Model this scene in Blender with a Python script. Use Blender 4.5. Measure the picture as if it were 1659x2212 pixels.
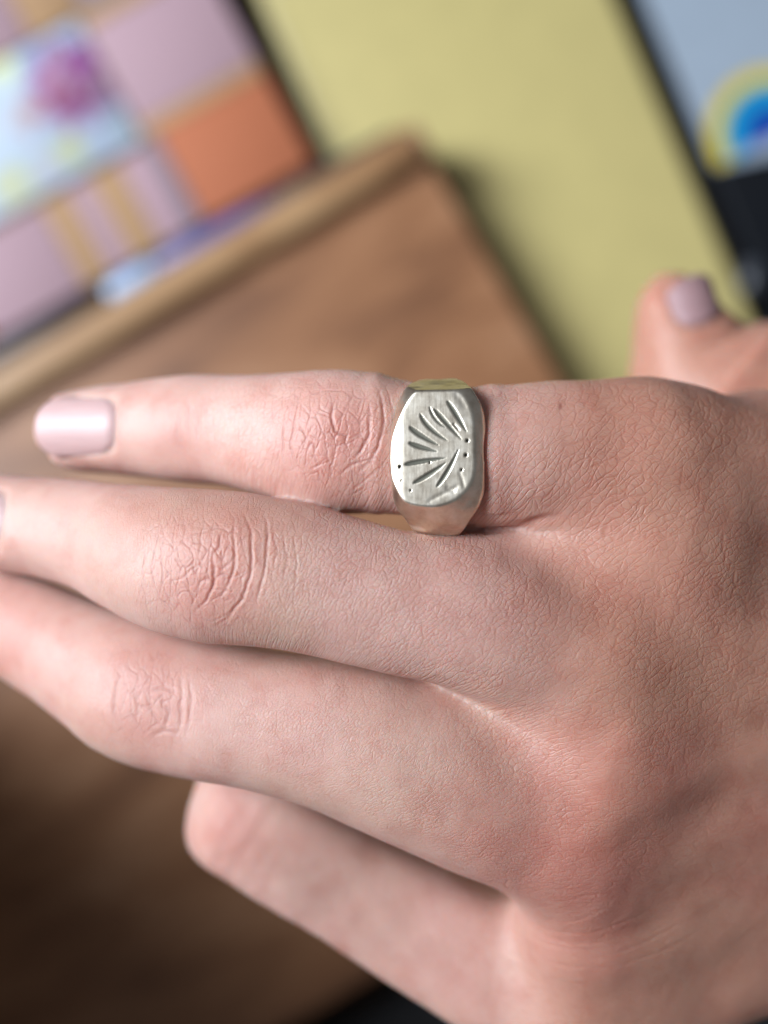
import bpy, math
import numpy as np
from mathutils import Vector, Matrix

for o in list(bpy.data.objects):
    bpy.data.objects.remove(o)
SC = bpy.context.scene
COL = SC.collection
MM = 0.001

# ------------------------------------------------------------------ camera, light, exposure
CAM_D = 140.0          # camera to the signet face, mm
FOCUS_Z = 300.0        # height of the signet face over the table, mm
PX = 15.926            # reference units per mm on the plane of the signet face

cam_data = bpy.data.cameras.new('camera')
cam = bpy.data.objects.new('camera', cam_data)
COL.objects.link(cam)
cam.location = (0, 0, (FOCUS_Z + CAM_D) * MM)
cam_data.sensor_fit = 'VERTICAL'
cam_data.sensor_height = 36.0
cam_data.lens = 18.0 / ((1106.0 / PX) / CAM_D)
cam_data.clip_start = 0.005
cam_data.clip_end = 20
cam_data.dof.use_dof = True
cam_data.dof.focus_distance = (CAM_D + 1.5) * MM
cam_data.dof.aperture_fstop = cam_data.lens / 7.3
SC.camera = cam

world = bpy.data.worlds.new('World')
SC.world = world
world.use_nodes = True
bg = world.node_tree.nodes['Background']
bg.inputs[0].default_value = (0.92, 0.93, 1.0, 1)
bg.inputs[1].default_value = 0.14

def area(name, loc, target, sx, sy, power, color):
    l = bpy.data.lights.new(name, 'AREA')
    l.shape = 'RECTANGLE'; l.size = sx; l.size_y = sy
    l.energy = power; l.color = color
    o = bpy.data.objects.new(name, l); COL.objects.link(o)
    o.location = loc
    o.rotation_euler = (Vector(target) - Vector(loc)).to_track_quat('-Z', 'Y').to_euler()
    return o
# the window of the room, up and to the left of the hand
win = area('window_light', (-0.80, 0.25, 0.83), (-0.03, 0.12, 0.20), 0.5, 0.75, 4.55, (0.86, 0.915, 1.0))
win.data.spread = math.radians(58)

SC.view_settings.view_transform = 'Standard'
SC.view_settings.look = 'None'
SC.view_settings.gamma = 1
SC.view_settings.use_curve_mapping = False
SC.view_settings.exposure = 0.0
SC.render.engine = 'CYCLES'
SC.cycles.use_denoising = True
SC.cycles.max_bounces = 8
SC.cycles.sample_clamp_indirect = 6

# ------------------------------------------------------------------ helpers
def at(dx, dy, z):
    """a point measured in the reference, taken to millimetres at height z under the signet face"""
    s = (CAM_D - z) / CAM_D / PX
    return np.array([(dx - 829.5) * s, (1106.0 - dy) * s, z])

def smooth(a, b, x):
    t = np.clip((x - a) / (b - a), 0, 1)
    return t * t * (3 - 2 * t)

def smin(a, b, k):
    h = np.clip(0.5 + 0.5 * (b - a) / k, 0, 1)
    return b + (a - b) * h - k * h * (1 - h)

def smax(a, b, k):
    return -smin(-a, -b, k)

def hash3(ix, iy, iz, seed):
    h = (ix.astype(np.int64) * 374761393 + iy.astype(np.int64) * 668265263
         + iz.astype(np.int64) * 1274126177 + seed * 974711) & 0x7fffffff
    h = ((h ^ (h >> 13)) * 1274126177) & 0x7fffffff
    h = (h ^ (h >> 16)) & 0xffff
    return h.astype(np.float32) / 65535.0

def vnoise(p, scale, seed=0):
    q = p / scale
    f = np.floor(q); w = q - f
    w = w * w * (3 - 2 * w)
    f = f.astype(np.int64)
    out = np.zeros(len(p), np.float32)
    for dx in (0, 1):
        for dy in (0, 1):
            for dz in (0, 1):
                wt = (w[:, 0] if dx else 1 - w[:, 0]) * (w[:, 1] if dy else 1 - w[:, 1]) * (w[:, 2] if dz else 1 - w[:, 2])
                out += wt * hash3(f[:, 0] + dx, f[:, 1] + dy, f[:, 2] + dz, seed)
    return out * 2 - 1

def surface_nets(vol, origin, h):
    """quads of the zero level of a sampled field"""
    s = vol < 0
    nx, ny, nz = vol.shape
    c = np.zeros((nx - 1, ny - 1, nz - 1), np.uint8)
    for dx in (0, 1):
        for dy in (0, 1):
            for dz in (0, 1):
                c += s[dx:nx - 1 + dx, dy:ny - 1 + dy, dz:nz - 1 + dz]
    act = (c > 0) & (c < 8)
    idx = np.argwhere(act)
    num = -np.ones(act.shape, np.int32)
    num[act] = np.arange(len(idx))
    pos = np.zeros((len(idx), 3)); cnt = np.zeros(len(idx))
    corners = [(a, b, d) for a in (0, 1) for b in (0, 1) for d in (0, 1)]
    for a in corners:
        for ax in range(3):
            if a[ax] == 0:
                b = list(a); b[ax] = 1
                va = vol[idx[:, 0] + a[0], idx[:, 1] + a[1], idx[:, 2] + a[2]]
                vb = vol[idx[:, 0] + b[0], idx[:, 1] + b[1], idx[:, 2] + b[2]]
                m = (va < 0) != (vb < 0)
                t = np.where(m, va / np.where(m, va - vb, 1), 0)
                p = np.tile(np.array(a, float), (len(idx), 1))
                p[:, ax] += t
                pos[m] += p[m]; cnt[m] += 1
    pos = pos / cnt[:, None] + idx
    quads = []
    for ax in range(3):
        u, v = (ax + 1) % 3, (ax + 2) % 3
        sl0 = [slice(None)] * 3; sl1 = [slice(None)] * 3
        sl0[ax] = slice(0, -1); sl1[ax] = slice(1, None)
        ch = s[tuple(sl0)] != s[tuple(sl1)]
        e = np.argwhere(ch)
        ok = (e[:, u] > 0) & (e[:, v] > 0) & (e[:, u] < vol.shape[u] - 1) & (e[:, v] < vol.shape[v] - 1)
        e = e[ok]
        inside = s[e[:, 0], e[:, 1], e[:, 2]]
        def cell(du, dv):
            k = e.copy(); k[:, u] -= du; k[:, v] -= dv
            return num[k[:, 0], k[:, 1], k[:, 2]]
        q = np.stack([cell(1, 1), cell(0, 1), cell(0, 0), cell(1, 0)], 1)
        q[~inside] = q[~inside][:, ::-1]
        quads.append(q)
    return pos * h + origin, np.concatenate(quads)

def edges_of(quads):
    e = np.concatenate([quads[:, [0, 1]], quads[:, [1, 2]], quads[:, [2, 3]], quads[:, [3, 0]]])
    return np.sort(e, 1)

def relax(v, quads, it, lam=0.5):
    e = edges_of(quads)          # every edge comes twice, which leaves the means as they are
    deg = np.bincount(e.ravel(), minlength=len(v)).astype(float)
    for k in range(it):
        l = lam if k % 2 == 0 else -lam * 1.04 if it > 3 else lam
        acc = np.stack([np.bincount(e[:, 0], v[e[:, 1], a], len(v)) + np.bincount(e[:, 1], v[e[:, 0], a], len(v)) for a in range(3)], 1)
        v = v + l * (acc / np.maximum(deg, 1)[:, None] - v)
    return v

def subdivide(v, quads):
    e = edges_of(quads)
    key = e[:, 0].astype(np.int64) * len(v) + e[:, 1]
    uk, inv = np.unique(key, return_inverse=True)
    a, b = uk // len(v), uk % len(v)
    em = (v[a] + v[b]) / 2
    fm = v[quads].mean(1)
    nq = len(quads); nv = len(v); ne = len(em)
    E = inv.reshape(4, nq).T + nv
    F = np.arange(nq) + nv + ne
    q = np.concatenate([np.stack([quads[:, i], E[:, i], F, E[:, (i + 3) % 4]], 1) for i in range(4)])
    return np.concatenate([v, em, fm]), q

def vnormals(v, quads):
    n = np.cross(v[quads[:, 2]] - v[quads[:, 0]], v[quads[:, 3]] - v[quads[:, 1]])
    out = np.stack([np.bincount(quads.ravel(), np.repeat(n[:, a], 4), len(v)) for a in range(3)], 1)
    return out / np.maximum(np.linalg.norm(out, axis=1), 1e-9)[:, None]

def mesh_from(name, v, faces, mat=None, parent=None, shade=True):
    me = bpy.data.meshes.new(name)
    v = np.asarray(v, np.float32)
    if isinstance(faces, tuple):                 # quads and a few faces with more corners
        q, odd = faces
        sz = np.concatenate([np.full(len(q), 4), [len(f) for f in odd]]).astype(np.int32)
        lp = np.concatenate([q.ravel(), np.array([i for f in odd for i in f])]).astype(np.int32)
        me.vertices.add(len(v)); me.vertices.foreach_set('co', v.ravel())
        me.loops.add(len(lp)); me.loops.foreach_set('vertex_index', lp)
        me.polygons.add(len(sz)); me.polygons.foreach_set('loop_start', np.concatenate([[0], np.cumsum(sz)[:-1]]).astype(np.int32))
        me.update(calc_edges=True)
    elif isinstance(faces, np.ndarray):
        k = faces.shape[1]
        me.vertices.add(len(v)); me.vertices.foreach_set('co', v.ravel())
        me.loops.add(faces.size); me.loops.foreach_set('vertex_index', faces.ravel().astype(np.int32))
        me.polygons.add(len(faces))
        me.polygons.foreach_set('loop_start', np.arange(0, faces.size, k, dtype=np.int32))
        me.update(calc_edges=True)
    else:
        me.from_pydata([tuple(map(float, p)) for p in v], [], [tuple(f) for f in faces])
    me.validate()
    if shade:
        me.polygons.foreach_set('use_smooth', np.ones(len(me.polygons), bool))
    if mat: me.materials.append(mat)
    o = bpy.data.objects.new(name, me); COL.objects.link(o)
    if parent: o.parent = parent
    return o

def tag(o, label, cat, group=None):
    o['label'] = label; o['category'] = cat
    if group: o['group'] = group
    return o

def add_attr(o, name, data, kind):
    a = o.data.attributes.new(name, kind, 'POINT')
    key = {'FLOAT': 'value', 'FLOAT_VECTOR': 'vector', 'FLOAT_COLOR': 'color'}[kind]
    a.data.foreach_set(key, np.asarray(data, np.float32).ravel())

class NT:
    """short hand for node trees"""
    def __init__(self, name):
        self.m = bpy.data.materials.new(name); self.m.use_nodes = True
        self.t = self.m.node_tree; self.b = self.t.nodes['Principled BSDF']
    def n(self, kind, **kw):
        nd = self.t.nodes.new('ShaderNode' + kind)
        for k, v in kw.items():
            if k.startswith('i_'):
                key = k[2:]
                key = int(key) if key.isdigit() else key.replace('_', ' ')
                nd.inputs[key].default_value = v
            else: setattr(nd, k, v)
        return nd
    def l(self, a, ao, b, bi):
        self.t.links.new(a.outputs[ao], b.inputs[bi])
    def math(self, op, a, b=None, c=None):
        nd = self.n('Math', operation=op)
        for i, x in enumerate((a, b, c)):
            if x is None: continue
            if isinstance(x, (int, float)): nd.inputs[i].default_value = x
            else: self.t.links.new(x, nd.inputs[i])
        return nd.outputs[0]
    def ramp(self, src, stops, interp='LINEAR'):
        nd = self.n('ValToRGB'); cr = nd.color_ramp; cr.interpolation = interp
        while len(cr.elements) < len(stops): cr.elements.new(0.5)
        for e, (p, c) in zip(cr.elements, stops):
            e.position = p; e.color = (*c, 1) if len(c) == 3 else c
        self.t.links.new(src, nd.inputs[0])
        return nd.outputs[0]
    def set(self, **kw):
        for k, v in kw.items():
            self.b.inputs[k.replace('_', ' ')].default_value = v
        return self

# ------------------------------------------------------------------ materials
def to_local(fr, dx, dy, z):
    p = at(dx, dy, z); q = np.array([p[0] - fr.location.x / MM, p[1] - fr.location.y / MM])
    a = -fr.rotation_euler.z
    return (q[0] * math.cos(a) - q[1] * math.sin(a), q[0] * math.sin(a) + q[1] * math.cos(a))
def plain(name, col, rough=0.5, var=0.12, scale=300, bump=0.0, spec=0.5, metallic=0.0):
    t = NT(name).set(Roughness=rough, Metallic=metallic)
    t.b.inputs['Specular IOR Level'].default_value = spec
    tc = t.n('TexCoord'); nz = t.n('TexNoise', i_Scale=scale, i_Detail=6.0, i_Roughness=0.6)
    t.l(tc, 'Object', nz, 'Vector')
    lo = tuple(c * (1 - var) for c in col); hi = tuple(min(1, c * (1 + var)) for c in col)
    t.t.links.new(t.ramp(nz.outputs['Fac'], [(0.3, lo), (0.7, hi)]), t.b.inputs['Base Color'])
    if bump:
        bp = t.n('Bump', i_Strength=bump, i_Distance=0.0005)
        t.l(nz, 'Fac', bp, 'Height'); t.l(bp, 'Normal', t.b, 'Normal')
    return t.m

def wood(name, dark, mid, light, rough=0.38):
    t = NT(name).set(Roughness=rough)
    tc = t.n('TexCoord'); mp = t.n('Mapping'); mp.inputs['Scale'].default_value = (1.0, 3.2, 1.0)
    t.l(tc, 'Object', mp, 'Vector')
    nz = t.n('TexNoise', i_Scale=14.0, i_Detail=5.0, i_Roughness=0.55, i_Distortion=0.6)
    t.l(mp, 'Vector', nz, 'Vector')
    mp2 = t.n('Mapping'); mp2.inputs['Scale'].default_value = (4.0, 90.0, 20.0)
    t.l(tc, 'Object', mp2, 'Vector')
    gr = t.n('TexNoise', i_Scale=9.0, i_Detail=8.0, i_Roughness=0.7)
    t.l(mp2, 'Vector', gr, 'Vector')
    f = t.math('ADD', t.math('MULTIPLY', nz.outputs['Fac'], 0.75), t.math('MULTIPLY', gr.outputs['Fac'], 0.25))
    t.t.links.new(t.ramp(f, [(0.36, dark), (0.5, mid), (0.64, light)]), t.b.inputs['Base Color'])
    bp = t.n('Bump', i_Strength=0.25, i_Distance=0.0004)
    t.l(gr, 'Fac', bp, 'Height'); t.l(bp, 'Normal', t.b, 'Normal')
    return t.m

def skin_material():
    t = NT('skin')
    b = t.b
    col = t.n('Attribute', attribute_name='tone')
    flow = t.n('Attribute', attribute_name='flow')
    kn = t.n('Attribute', attribute_name='knuckle')
    fine = t.n('Attribute', attribute_name='fine')
    geo = t.n('TexCoord')
    # mottling of the blood under the skin
    n1 = t.n('TexNoise', i_Scale=190.0, i_Detail=5.0, i_Roughness=0.6)
    t.l(geo, 'Object', n1, 'Vector')
    mot = t.ramp(n1.outputs['Fac'], [(0.3, (0.93, 0.84, 0.82)), (0.5, (1, 1, 1)), (0.72, (1.03, 1.06, 1.06))])
    mx = t.n('Mix', data_type='RGBA', blend_type='MULTIPLY'); mx.inputs[0].default_value = 1
    t.l(col, 'Color', mx, 6); t.t.links.new(mot, mx.inputs[7])
    # wander of the furrows
    wn = t.n('TexNoise', i_Scale=0.55, i_Detail=2.0)
    t.l(flow, 'Vector', wn, 'Vector')
    sub = t.n('VectorMath', operation='SUBTRACT'); sub.inputs[1].default_value = (0.5, 0.5, 0.5)
    t.l(wn, 'Color', sub, 0)
    scl = t.n('VectorMath', operation='SCALE'); scl.inputs['Scale'].default_value = 1.0
    t.l(sub, 'Vector', scl, 0)
    add = t.n('VectorMath', operation='ADD')
    t.l(flow, 'Vector', add, 0); t.l(scl, 'Vector', add, 1)
    def furrow(sc, lo, hi, rot):
        mp = t.n('Mapping'); mp.inputs['Scale'].default_value = sc; mp.inputs['Rotation'].default_value = (0, 0, rot)
        t.l(add, 'Vector', mp, 'Vector')
        v = t.n('TexVoronoi', feature='DISTANCE_TO_EDGE', voronoi_dimensions='2D', i_Scale=1.0, i_Randomness=1.0)
        t.l(mp, 'Vector', v, 'Vector')
        mr = t.n('MapRange', interpolation_type='SMOOTHSTEP'); mr.inputs[1].default_value = lo; mr.inputs[2].default_value = hi
        t.l(v, 'Distance', mr, 0)
        return mr.outputs[0]
    a = furrow((0.42, 1.75, 1.0), 0.0, 0.15, 0.0)
    c = furrow((1.9, 1.2, 1.1), 0.0, 0.17, 0.6)
    h = t.math('ADD', t.math('MULTIPLY', a, 0.62), t.math('MULTIPLY', c, 0.38))
    amp = t.math('ADD', t.math('MULTIPLY', fine.outputs['Fac'], 1.0), t.math('MULTIPLY', kn.outputs['Fac'], 0.15))
    hh = t.math('MULTIPLY', h, amp)
    bp = t.n('Bump', i_Strength=0.66, i_Distance=0.000115)
    t.t.links.new(hh, bp.inputs['Height'])
    t.l(bp, 'Normal', b, 'Normal')
    # furrows sit a touch redder than the plates between them
    fr = t.n('Mix', data_type='RGBA', blend_type='MULTIPLY')
    dk = t.math('MULTIPLY', t.math('SUBTRACT', 1.0, t.math('MULTIPLY', a, c)), t.math('MULTIPLY', fine.outputs['Fac'], 0.36))
    t.t.links.new(dk, fr.inputs[0]); t.l(mx, 2, fr, 6); fr.inputs[7].default_value = (0.84, 0.62, 0.56, 1)
    t.l(fr, 2, b, 'Base Color')
    rg = t.math('ADD', 0.41, t.math('MULTIPLY', n1.outputs['Fac'], 0.14))
    t.t.links.new(rg, b.inputs['Roughness'])
    b.inputs['IOR'].default_value = 1.45
    b.inputs['Specular IOR Level'].default_value = 0.5
    b.inputs['Subsurface Weight'].default_value = 0.8
    b.inputs['Subsurface Radius'].default_value = (1.0, 0.36, 0.22)
    b.inputs['Subsurface Scale'].default_value = 0.0034
    return t.m

def nail_material(name='nail', lo=(0.46, 0.30, 0.29), hi=(0.50, 0.335, 0.32), rough=0.46):
    t = NT(name).set(Roughness=rough)
    tc = t.n('TexCoord'); mp = t.n('Mapping'); mp.inputs['Scale'].default_value = (60, 900, 300)
    t.l(tc, 'Object', mp, 'Vector')
    nz = t.n('TexNoise', i_Scale=1.0, i_Detail=3.0); t.l(mp, 'Vector', nz, 'Vector')
    t.t.links.new(t.ramp(nz.outputs['Fac'], [(0.3, lo), (0.7, hi)]), t.b.inputs['Base Color'])
    t.b.inputs['Subsurface Weight'].default_value = 0.3
    t.b.inputs['Subsurface Radius'].default_value = (1, 0.5, 0.4)
    t.b.inputs['Subsurface Scale'].default_value = 0.001
    bp = t.n('Bump', i_Strength=0.08, i_Distance=0.0002); t.l(nz, 'Fac', bp, 'Height'); t.l(bp, 'Normal', t.b, 'Normal')
    return t.m

def silver_material():
    t = NT('worn_silver').set(Metallic=1.0)
    tc = t.n('TexCoord')
    n1 = t.n('TexNoise', i_Scale=420.0, i_Detail=6.0, i_Roughness=0.65); t.l(tc, 'Object', n1, 'Vector')
    mp = t.n('Mapping'); mp.inputs['Scale'].default_value = (2600, 240, 900); mp.inputs['Rotation'].default_value = (0, 0, 0.12)
    t.l(tc, 'Object', mp, 'Vector')
    n2 = t.n('TexNoise', i_Scale=1.0, i_Detail=4.0, i_Roughness=0.7); t.l(mp, 'Vector', n2, 'Vector')
    dirt = t.n('Attribute', attribute_name='engraved')
    base = t.ramp(n1.outputs['Fac'], [(0.3, (0.63, 0.55, 0.43)), (0.55, (0.81, 0.745, 0.62)), (0.75, (0.88, 0.83, 0.73))])
    mx = t.n('Mix', data_type='RGBA'); t.t.links.new(t.math('MINIMUM', dirt.outputs['Fac'], 1.0), mx.inputs[0]); t.t.links.new(base, mx.inputs[6]); mx.inputs[7].default_value = (0.11, 0.108, 0.085, 1)
    pit = t.n('Mix', data_type='RGBA'); t.t.links.new(t.math('MAXIMUM', t.math('SUBTRACT', dirt.outputs['Fac'], 1.0), 0.0), pit.inputs[0])
    t.l(mx, 2, pit, 6); pit.inputs[7].default_value = (0.02, 0.02, 0.018, 1); t.l(pit, 2, t.b, 'Base Color')
    t.t.links.new(t.math('SUBTRACT', 1.0, t.math('MULTIPLY', dirt.outputs['Fac'], 0.3)), t.b.inputs['Metallic'])
    r = t.math('ADD', t.math('MULTIPLY', n2.outputs['Fac'], 0.20), t.math('MULTIPLY', n1.outputs['Fac'], 0.14))
    r = t.math('ADD', r, t.math('MULTIPLY', dirt.outputs['Fac'], 0.1))
    r = t.math('ADD', r, 0.18)
    t.t.links.new(r, t.b.inputs['Roughness'])
    hsum = t.math('ADD', t.math('MULTIPLY', n2.outputs['Fac'], 0.5), t.math('MULTIPLY', n1.outputs['Fac'], 0.5))
    bp = t.n('Bump', i_Strength=0.2, i_Distance=0.00006); t.t.links.new(hsum, bp.inputs['Height']); t.l(bp, 'Normal', t.b, 'Normal')
    return t.m

class AL:      # where the album lies on the table, shared with its printed patch
    location = Vector([c * MM for c in at(676, 352, -272)]); rotation_euler = Vector((0, 0, math.radians(29.0)))
def flower_print():
    """pale blue paper printed with a loose magenta flower head and yellow-green leaves"""
    t = NT('flower_print').set(Roughness=0.45)
    tc = t.n('TexCoord')
    nz = t.n('TexNoise', i_Scale=45.0, i_Detail=4.0); t.l(tc, 'Object', nz, 'Vector')
    n2 = t.n('TexNoise', i_Scale=160.0, i_Detail=3.0, i_Roughness=0.7); t.l(tc, 'Object', n2, 'Vector')
    def blot(cx, cy, r, soft):
        s = t.n('VectorMath', operation='DISTANCE'); s.inputs[1].default_value = (cx, cy, 0)
        ml = t.n('VectorMath', operation='MULTIPLY'); ml.inputs[1].default_value = (1, 1, 0)
        t.l(tc, 'Object', ml, 0); t.l(ml, 'Vector', s, 0)
        d = t.math('ADD', s.outputs['Value'], t.math('MULTIPLY', t.math('SUBTRACT', n2.outputs['Fac'], 0.5), 0.018))
        mr = t.n('MapRange', interpolation_type='SMOOTHSTEP'); mr.inputs[1].default_value = r + soft; mr.inputs[2].default_value = r - soft
        t.t.links.new(d, mr.inputs[0]); return mr.outputs[0]
    cur = t.ramp(nz.outputs['Fac'], [(0.35, (0.27, 0.38, 0.56)), (0.6, (0.44, 0.52, 0.60))])
    for (px, py, r, s, c) in ((150, 325, 6, 5, (0.48, 0.50, 0.24)), (30, 400, 8, 6, (0.48, 0.50, 0.27)), (0, 140, 6, 5, (0.66, 0.72, 0.34)),
                              (150, 180, 16, 6, (0.36, 0.18, 0.36)), (215, 190, 7, 5, (0.13, 0.03, 0.12)), (180, 135, 6, 4, (0.24, 0.06, 0.26)),
                              (130, 200, 6, 4, (0.30, 0.06, 0.15)), (165, 225, 4, 3, (0.16, 0.03, 0.12)), (95, 160, 3, 3, (0.48, 0.22, 0.40)), (262, 140, 3.6, 3, (0.40, 0.12, 0.14)),
                              (70, 245, 4, 4, (0.40, 0.20, 0.18)), (262, 262, 4.5, 4, (0.24, 0.30, 0.33))):
        cx, cy = to_local(AL, px, py, -272); cx *= MM; cy *= MM; r *= MM; s *= MM
        mx = t.n('Mix', data_type='RGBA'); t.t.links.new(blot(cx, cy, r, s), mx.inputs[0])
        t.t.links.new(cur, mx.inputs[6]); mx.inputs[7].default_value = (*c, 1); cur = mx.outputs[2]
    n3 = t.n('TexNoise', i_Scale=260.0, i_Detail=2.0); t.l(tc, 'Object', n3, 'Vector')
    mk = t.math('MULTIPLY', blot(*[c * MM for c in to_local(AL, 160, 175, -272)], 0.017, 0.004), t.ramp(n3.outputs['Fac'], [(0.5, (0, 0, 0)), (0.6, (1, 1, 1))]))
    mx = t.n('Mix', data_type='RGBA'); t.t.links.new(mk, mx.inputs[0]); t.t.links.new(cur, mx.inputs[6]); mx.inputs[7].default_value = (0.20, 0.03, 0.09, 1)
    n4 = t.n('TexNoise', i_Scale=90.0, i_Detail=3.0); t.l(tc, 'Object', n4, 'Vector')
    m2 = t.n('Mix', data_type='RGBA'); t.t.links.new(t.ramp(n4.outputs['Fac'], [(0.58, (0, 0, 0)), (0.66, (0.7, 0.7, 0.7))]), m2.inputs[0])
    t.l(mx, 2, m2, 6); m2.inputs[7].default_value = (0.40, 0.34, 0.38, 1)
    t.l(m2, 2, t.b, 'Base Color')
    return t.m

M = dict(
    skin=skin_material(), nail=nail_material(), thumb_nail_shaded=nail_material('thumb_nail_shaded', (0.27, 0.165, 0.17), (0.31, 0.19, 0.195), 0.6), silver=silver_material(), flower=flower_print(),  # thumb: a darker copy of the nail, its shade painted in
    board=wood('board_wood', (0.14, 0.058, 0.025), (0.26, 0.118, 0.052), (0.345, 0.178, 0.092), 0.5),
    rim=wood('rim_wood', (0.14, 0.07, 0.03), (0.28, 0.15, 0.068), (0.42, 0.26, 0.13), 0.35),
    table=wood('table_wood', (0.012, 0.007, 0.004), (0.028, 0.016, 0.008), (0.05, 0.028, 0.014)),
    yellow=plain('yellow_lacquer', (0.44, 0.373, 0.152), 0.42, 0.05, 60),
    pink=plain('pink_cloth', (0.36, 0.235, 0.265), 0.8, 0.08, 900, 0.3),
    orange=plain('orange_cloth', (0.36, 0.11, 0.045), 0.8, 0.08, 900, 0.3),
    tan=plain('tan_cloth', (0.36, 0.215, 0.105), 0.8, 0.08, 900, 0.3),
    mauve=plain('mauve_cloth', (0.20, 0.155, 0.18), 0.8, 0.08, 900, 0.3),
    cover=plain('brown_cover', (0.10, 0.05, 0.025), 0.6, 0.15, 300),
    grey=plain('grey_card', (0.27, 0.325, 0.385), 0.35, 0.05, 80),
    black=plain('black_card', (0.004, 0.005, 0.007), 0.5, 0.1, 80, spec=0.15),
    ink_yellow=plain('yellow_ink', (0.55, 0.41, 0.004), 0.5, 0.04, spec=0.2),
    ink_lime=plain('lime_ink', (0.26, 0.36, 0.015), 0.5, 0.04, spec=0.2),
    ink_cyan=plain('cyan_ink', (0.005, 0.24, 0.46), 0.5, 0.04, spec=0.2),
    ink_blue=plain('blue_ink', (0.006, 0.05, 0.28), 0.5, 0.04, spec=0.2),
    steel=plain('dull_metal', (0.035, 0.04, 0.05), 0.4, 0.1, 200),
    pen_dark=plain('pen_dark', (0.03, 0.03, 0.035), 0.25, 0.1, 200),
    pen_blue=plain('pen_indigo', (0.07, 0.08, 0.24), 0.25, 0.1, 200),
    pen_pale=plain('pen_pale_blue', (0.28, 0.42, 0.62), 0.2, 0.1, 200),
    cloth=plain('black_cloth', (0.006, 0.006, 0.007), 0.9, 0.2, 1500, 0.4),
)

# ------------------------------------------------------------------ the table and the things on it
def frame_at(dx, dy, z_rel, deg):
    p = at(dx, dy, z_rel)
    e = bpy.data.objects.new('frame', None)
    e.location = (p[0] * MM, p[1] * MM, (FOCUS_Z + z_rel) * MM)
    e.rotation_euler = (0, 0, math.radians(deg))
    return e

def box(name, x0, x1, y0, y1, z0, z1, mat, parent=None, bev=0.0, seg=3):
    v = [(x * MM, y * MM, z * MM) for z in (z0, z1) for (x, y) in ((x0, y0), (x1, y0), (x1, y1), (x0, y1))]
    f = [(3, 2, 1, 0), (4, 5, 6, 7), (0, 1, 5, 4), (1, 2, 6, 5), (2, 3, 7, 6), (3, 0, 4, 7)]
    o = mesh_from(name, v, f, mat, parent, shade=bev > 0)
    if bev:
        md = o.modifiers.new('bevel', 'BEVEL'); md.width = bev * MM; md.segments = seg; md.limit_method = 'ANGLE'
    return o

table = box('table', -700, 700, -600, 700, -40, 0, M['table'])
table['kind'] = 'structure'

def thing(name, fr, label, cat):
    fr.name = name; COL.objects.link(fr)
    return tag(fr, label, cat)

# an unseen block added left of the board: it keeps the window light off the near end of the table
blocker = box('light_blocker', -272, -234, -600, -46, 0, 345, plain('blocker_paint', (0.16, 0.12, 0.09), 0.8, 0.1, 30), None, 4)
blocker['kind'] = 'structure'

# wooden board with one raised edge: its frame sits at the top right corner, x runs back along the raised edge
bd = thing('wooden_board', frame_at(930, 345, -260, 30.5),
           'worn brown wooden board with a raised edge strip under the hand', 'board')
box('board_panel', -420, 0, -262, 0, -25.5, 0, M['board'], bd, 1.6)
rm = box('raised_edge', -420, -1.5, 0.3, 14.5, -22, 6.5, M['rim'], bd, 2.2, 4)
box('edge_cap', -1.2, 2.2, 0.3, 14.5, -21, 4.0, M['rim'], bd, 1.2)
box('cleat', -400, -370, -268, -4, -39.8, -25.7, M['rim'], bd, 2)

# yellow lid, its frame at the lower left of what shows
yl = thing('yellow_box', frame_at(1338, 0, -286, 23.0),
           'flat pale yellow lacquered box with soft rounded edges beside the wooden board', 'box')
box('lid', -137, 0, -330, 90, -9, 0, M['yellow'], yl, 5.0, 6)
box('tray', -135, -2, -328, 88, -13.8, -9.4, M['yellow'], yl, 1.0)

# patchwork covered album: frame at its lower right corner, x to the left along the strip, y up along its right side
def patch(dx, dy, z):
    return at(dx, dy, z)
al = thing('patchwork_album', frame_at(676, 352, -272, 29.0),
           'album covered in pink, orange and flower printed patchwork beside a dark gap', 'album')
box('back_cover', -210, 0.8, 0, 240, -27.8, -25, M['cover'], al, 0.8)
box('page_block', -208, -1.5, 2, 238, -24.8, -4.2, plain('page_edges', (0.30, 0.22, 0.15), 0.8, 0.1, 400), al)
box('front_cover', -210, 0.8, 0, 240, -4, -0.8, M['cover'], al, 0.8)
def cloth_patch(name, x0, x1, y0, y1, mat, z=0.0):
    return box(name, x0, x1, y0, y1, -0.6 + z, 0.2 + z, mat, al, 0.25, 2)
W = 46.0
cloth_patch('cloth_patch', -49, 0.2, 0.4, 41, M['orange'])
cloth_patch('cloth_band', -54, 0.2, 41.3, 47, M['tan'])
cloth_patch('cloth_patch', -54, 0.2, 47.3, 90, M['pink'])
cloth_patch('cloth_band', -55, -49.3, 0.4, 41, M['mauve'])
cloth_patch('cloth_patch', -68, -55.3, 0.4, 38, M['pink'])
cloth_patch('cloth_band', -81, -68.3, 0.4, 38, M['tan'])
cloth_patch('cloth_patch', -91, -81.3, 0.4, 38, M['pink'])
cloth_patch('cloth_band', -103, -91.3, 0.4, 38, M['tan'])
cloth_patch('cloth_patch', -145, -103.3, 0.4, 38, M['pink'])
cloth_patch('cloth_band', -210, -145.3, 0.4, 38, M['orange'])
cloth_patch('flower_patch', -150, -55.3, 41.3, 96, M['flower'])
cloth_patch('cloth_band', -54, 0.2, 90.3, 97, M['tan'])
cloth_patch('cloth_patch', -50, 0.2, 97.3, 140, M['mauve'])
cloth_patch('cloth_patch', -110, -74.3, 97.3, 140, M['pink'])
cloth_patch('cloth_band', -74, -50.3, 97.3, 140, M['tan'])
cloth_patch('cloth_patch', -210, -150.6, 38.4, 96, M['pink'])

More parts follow.
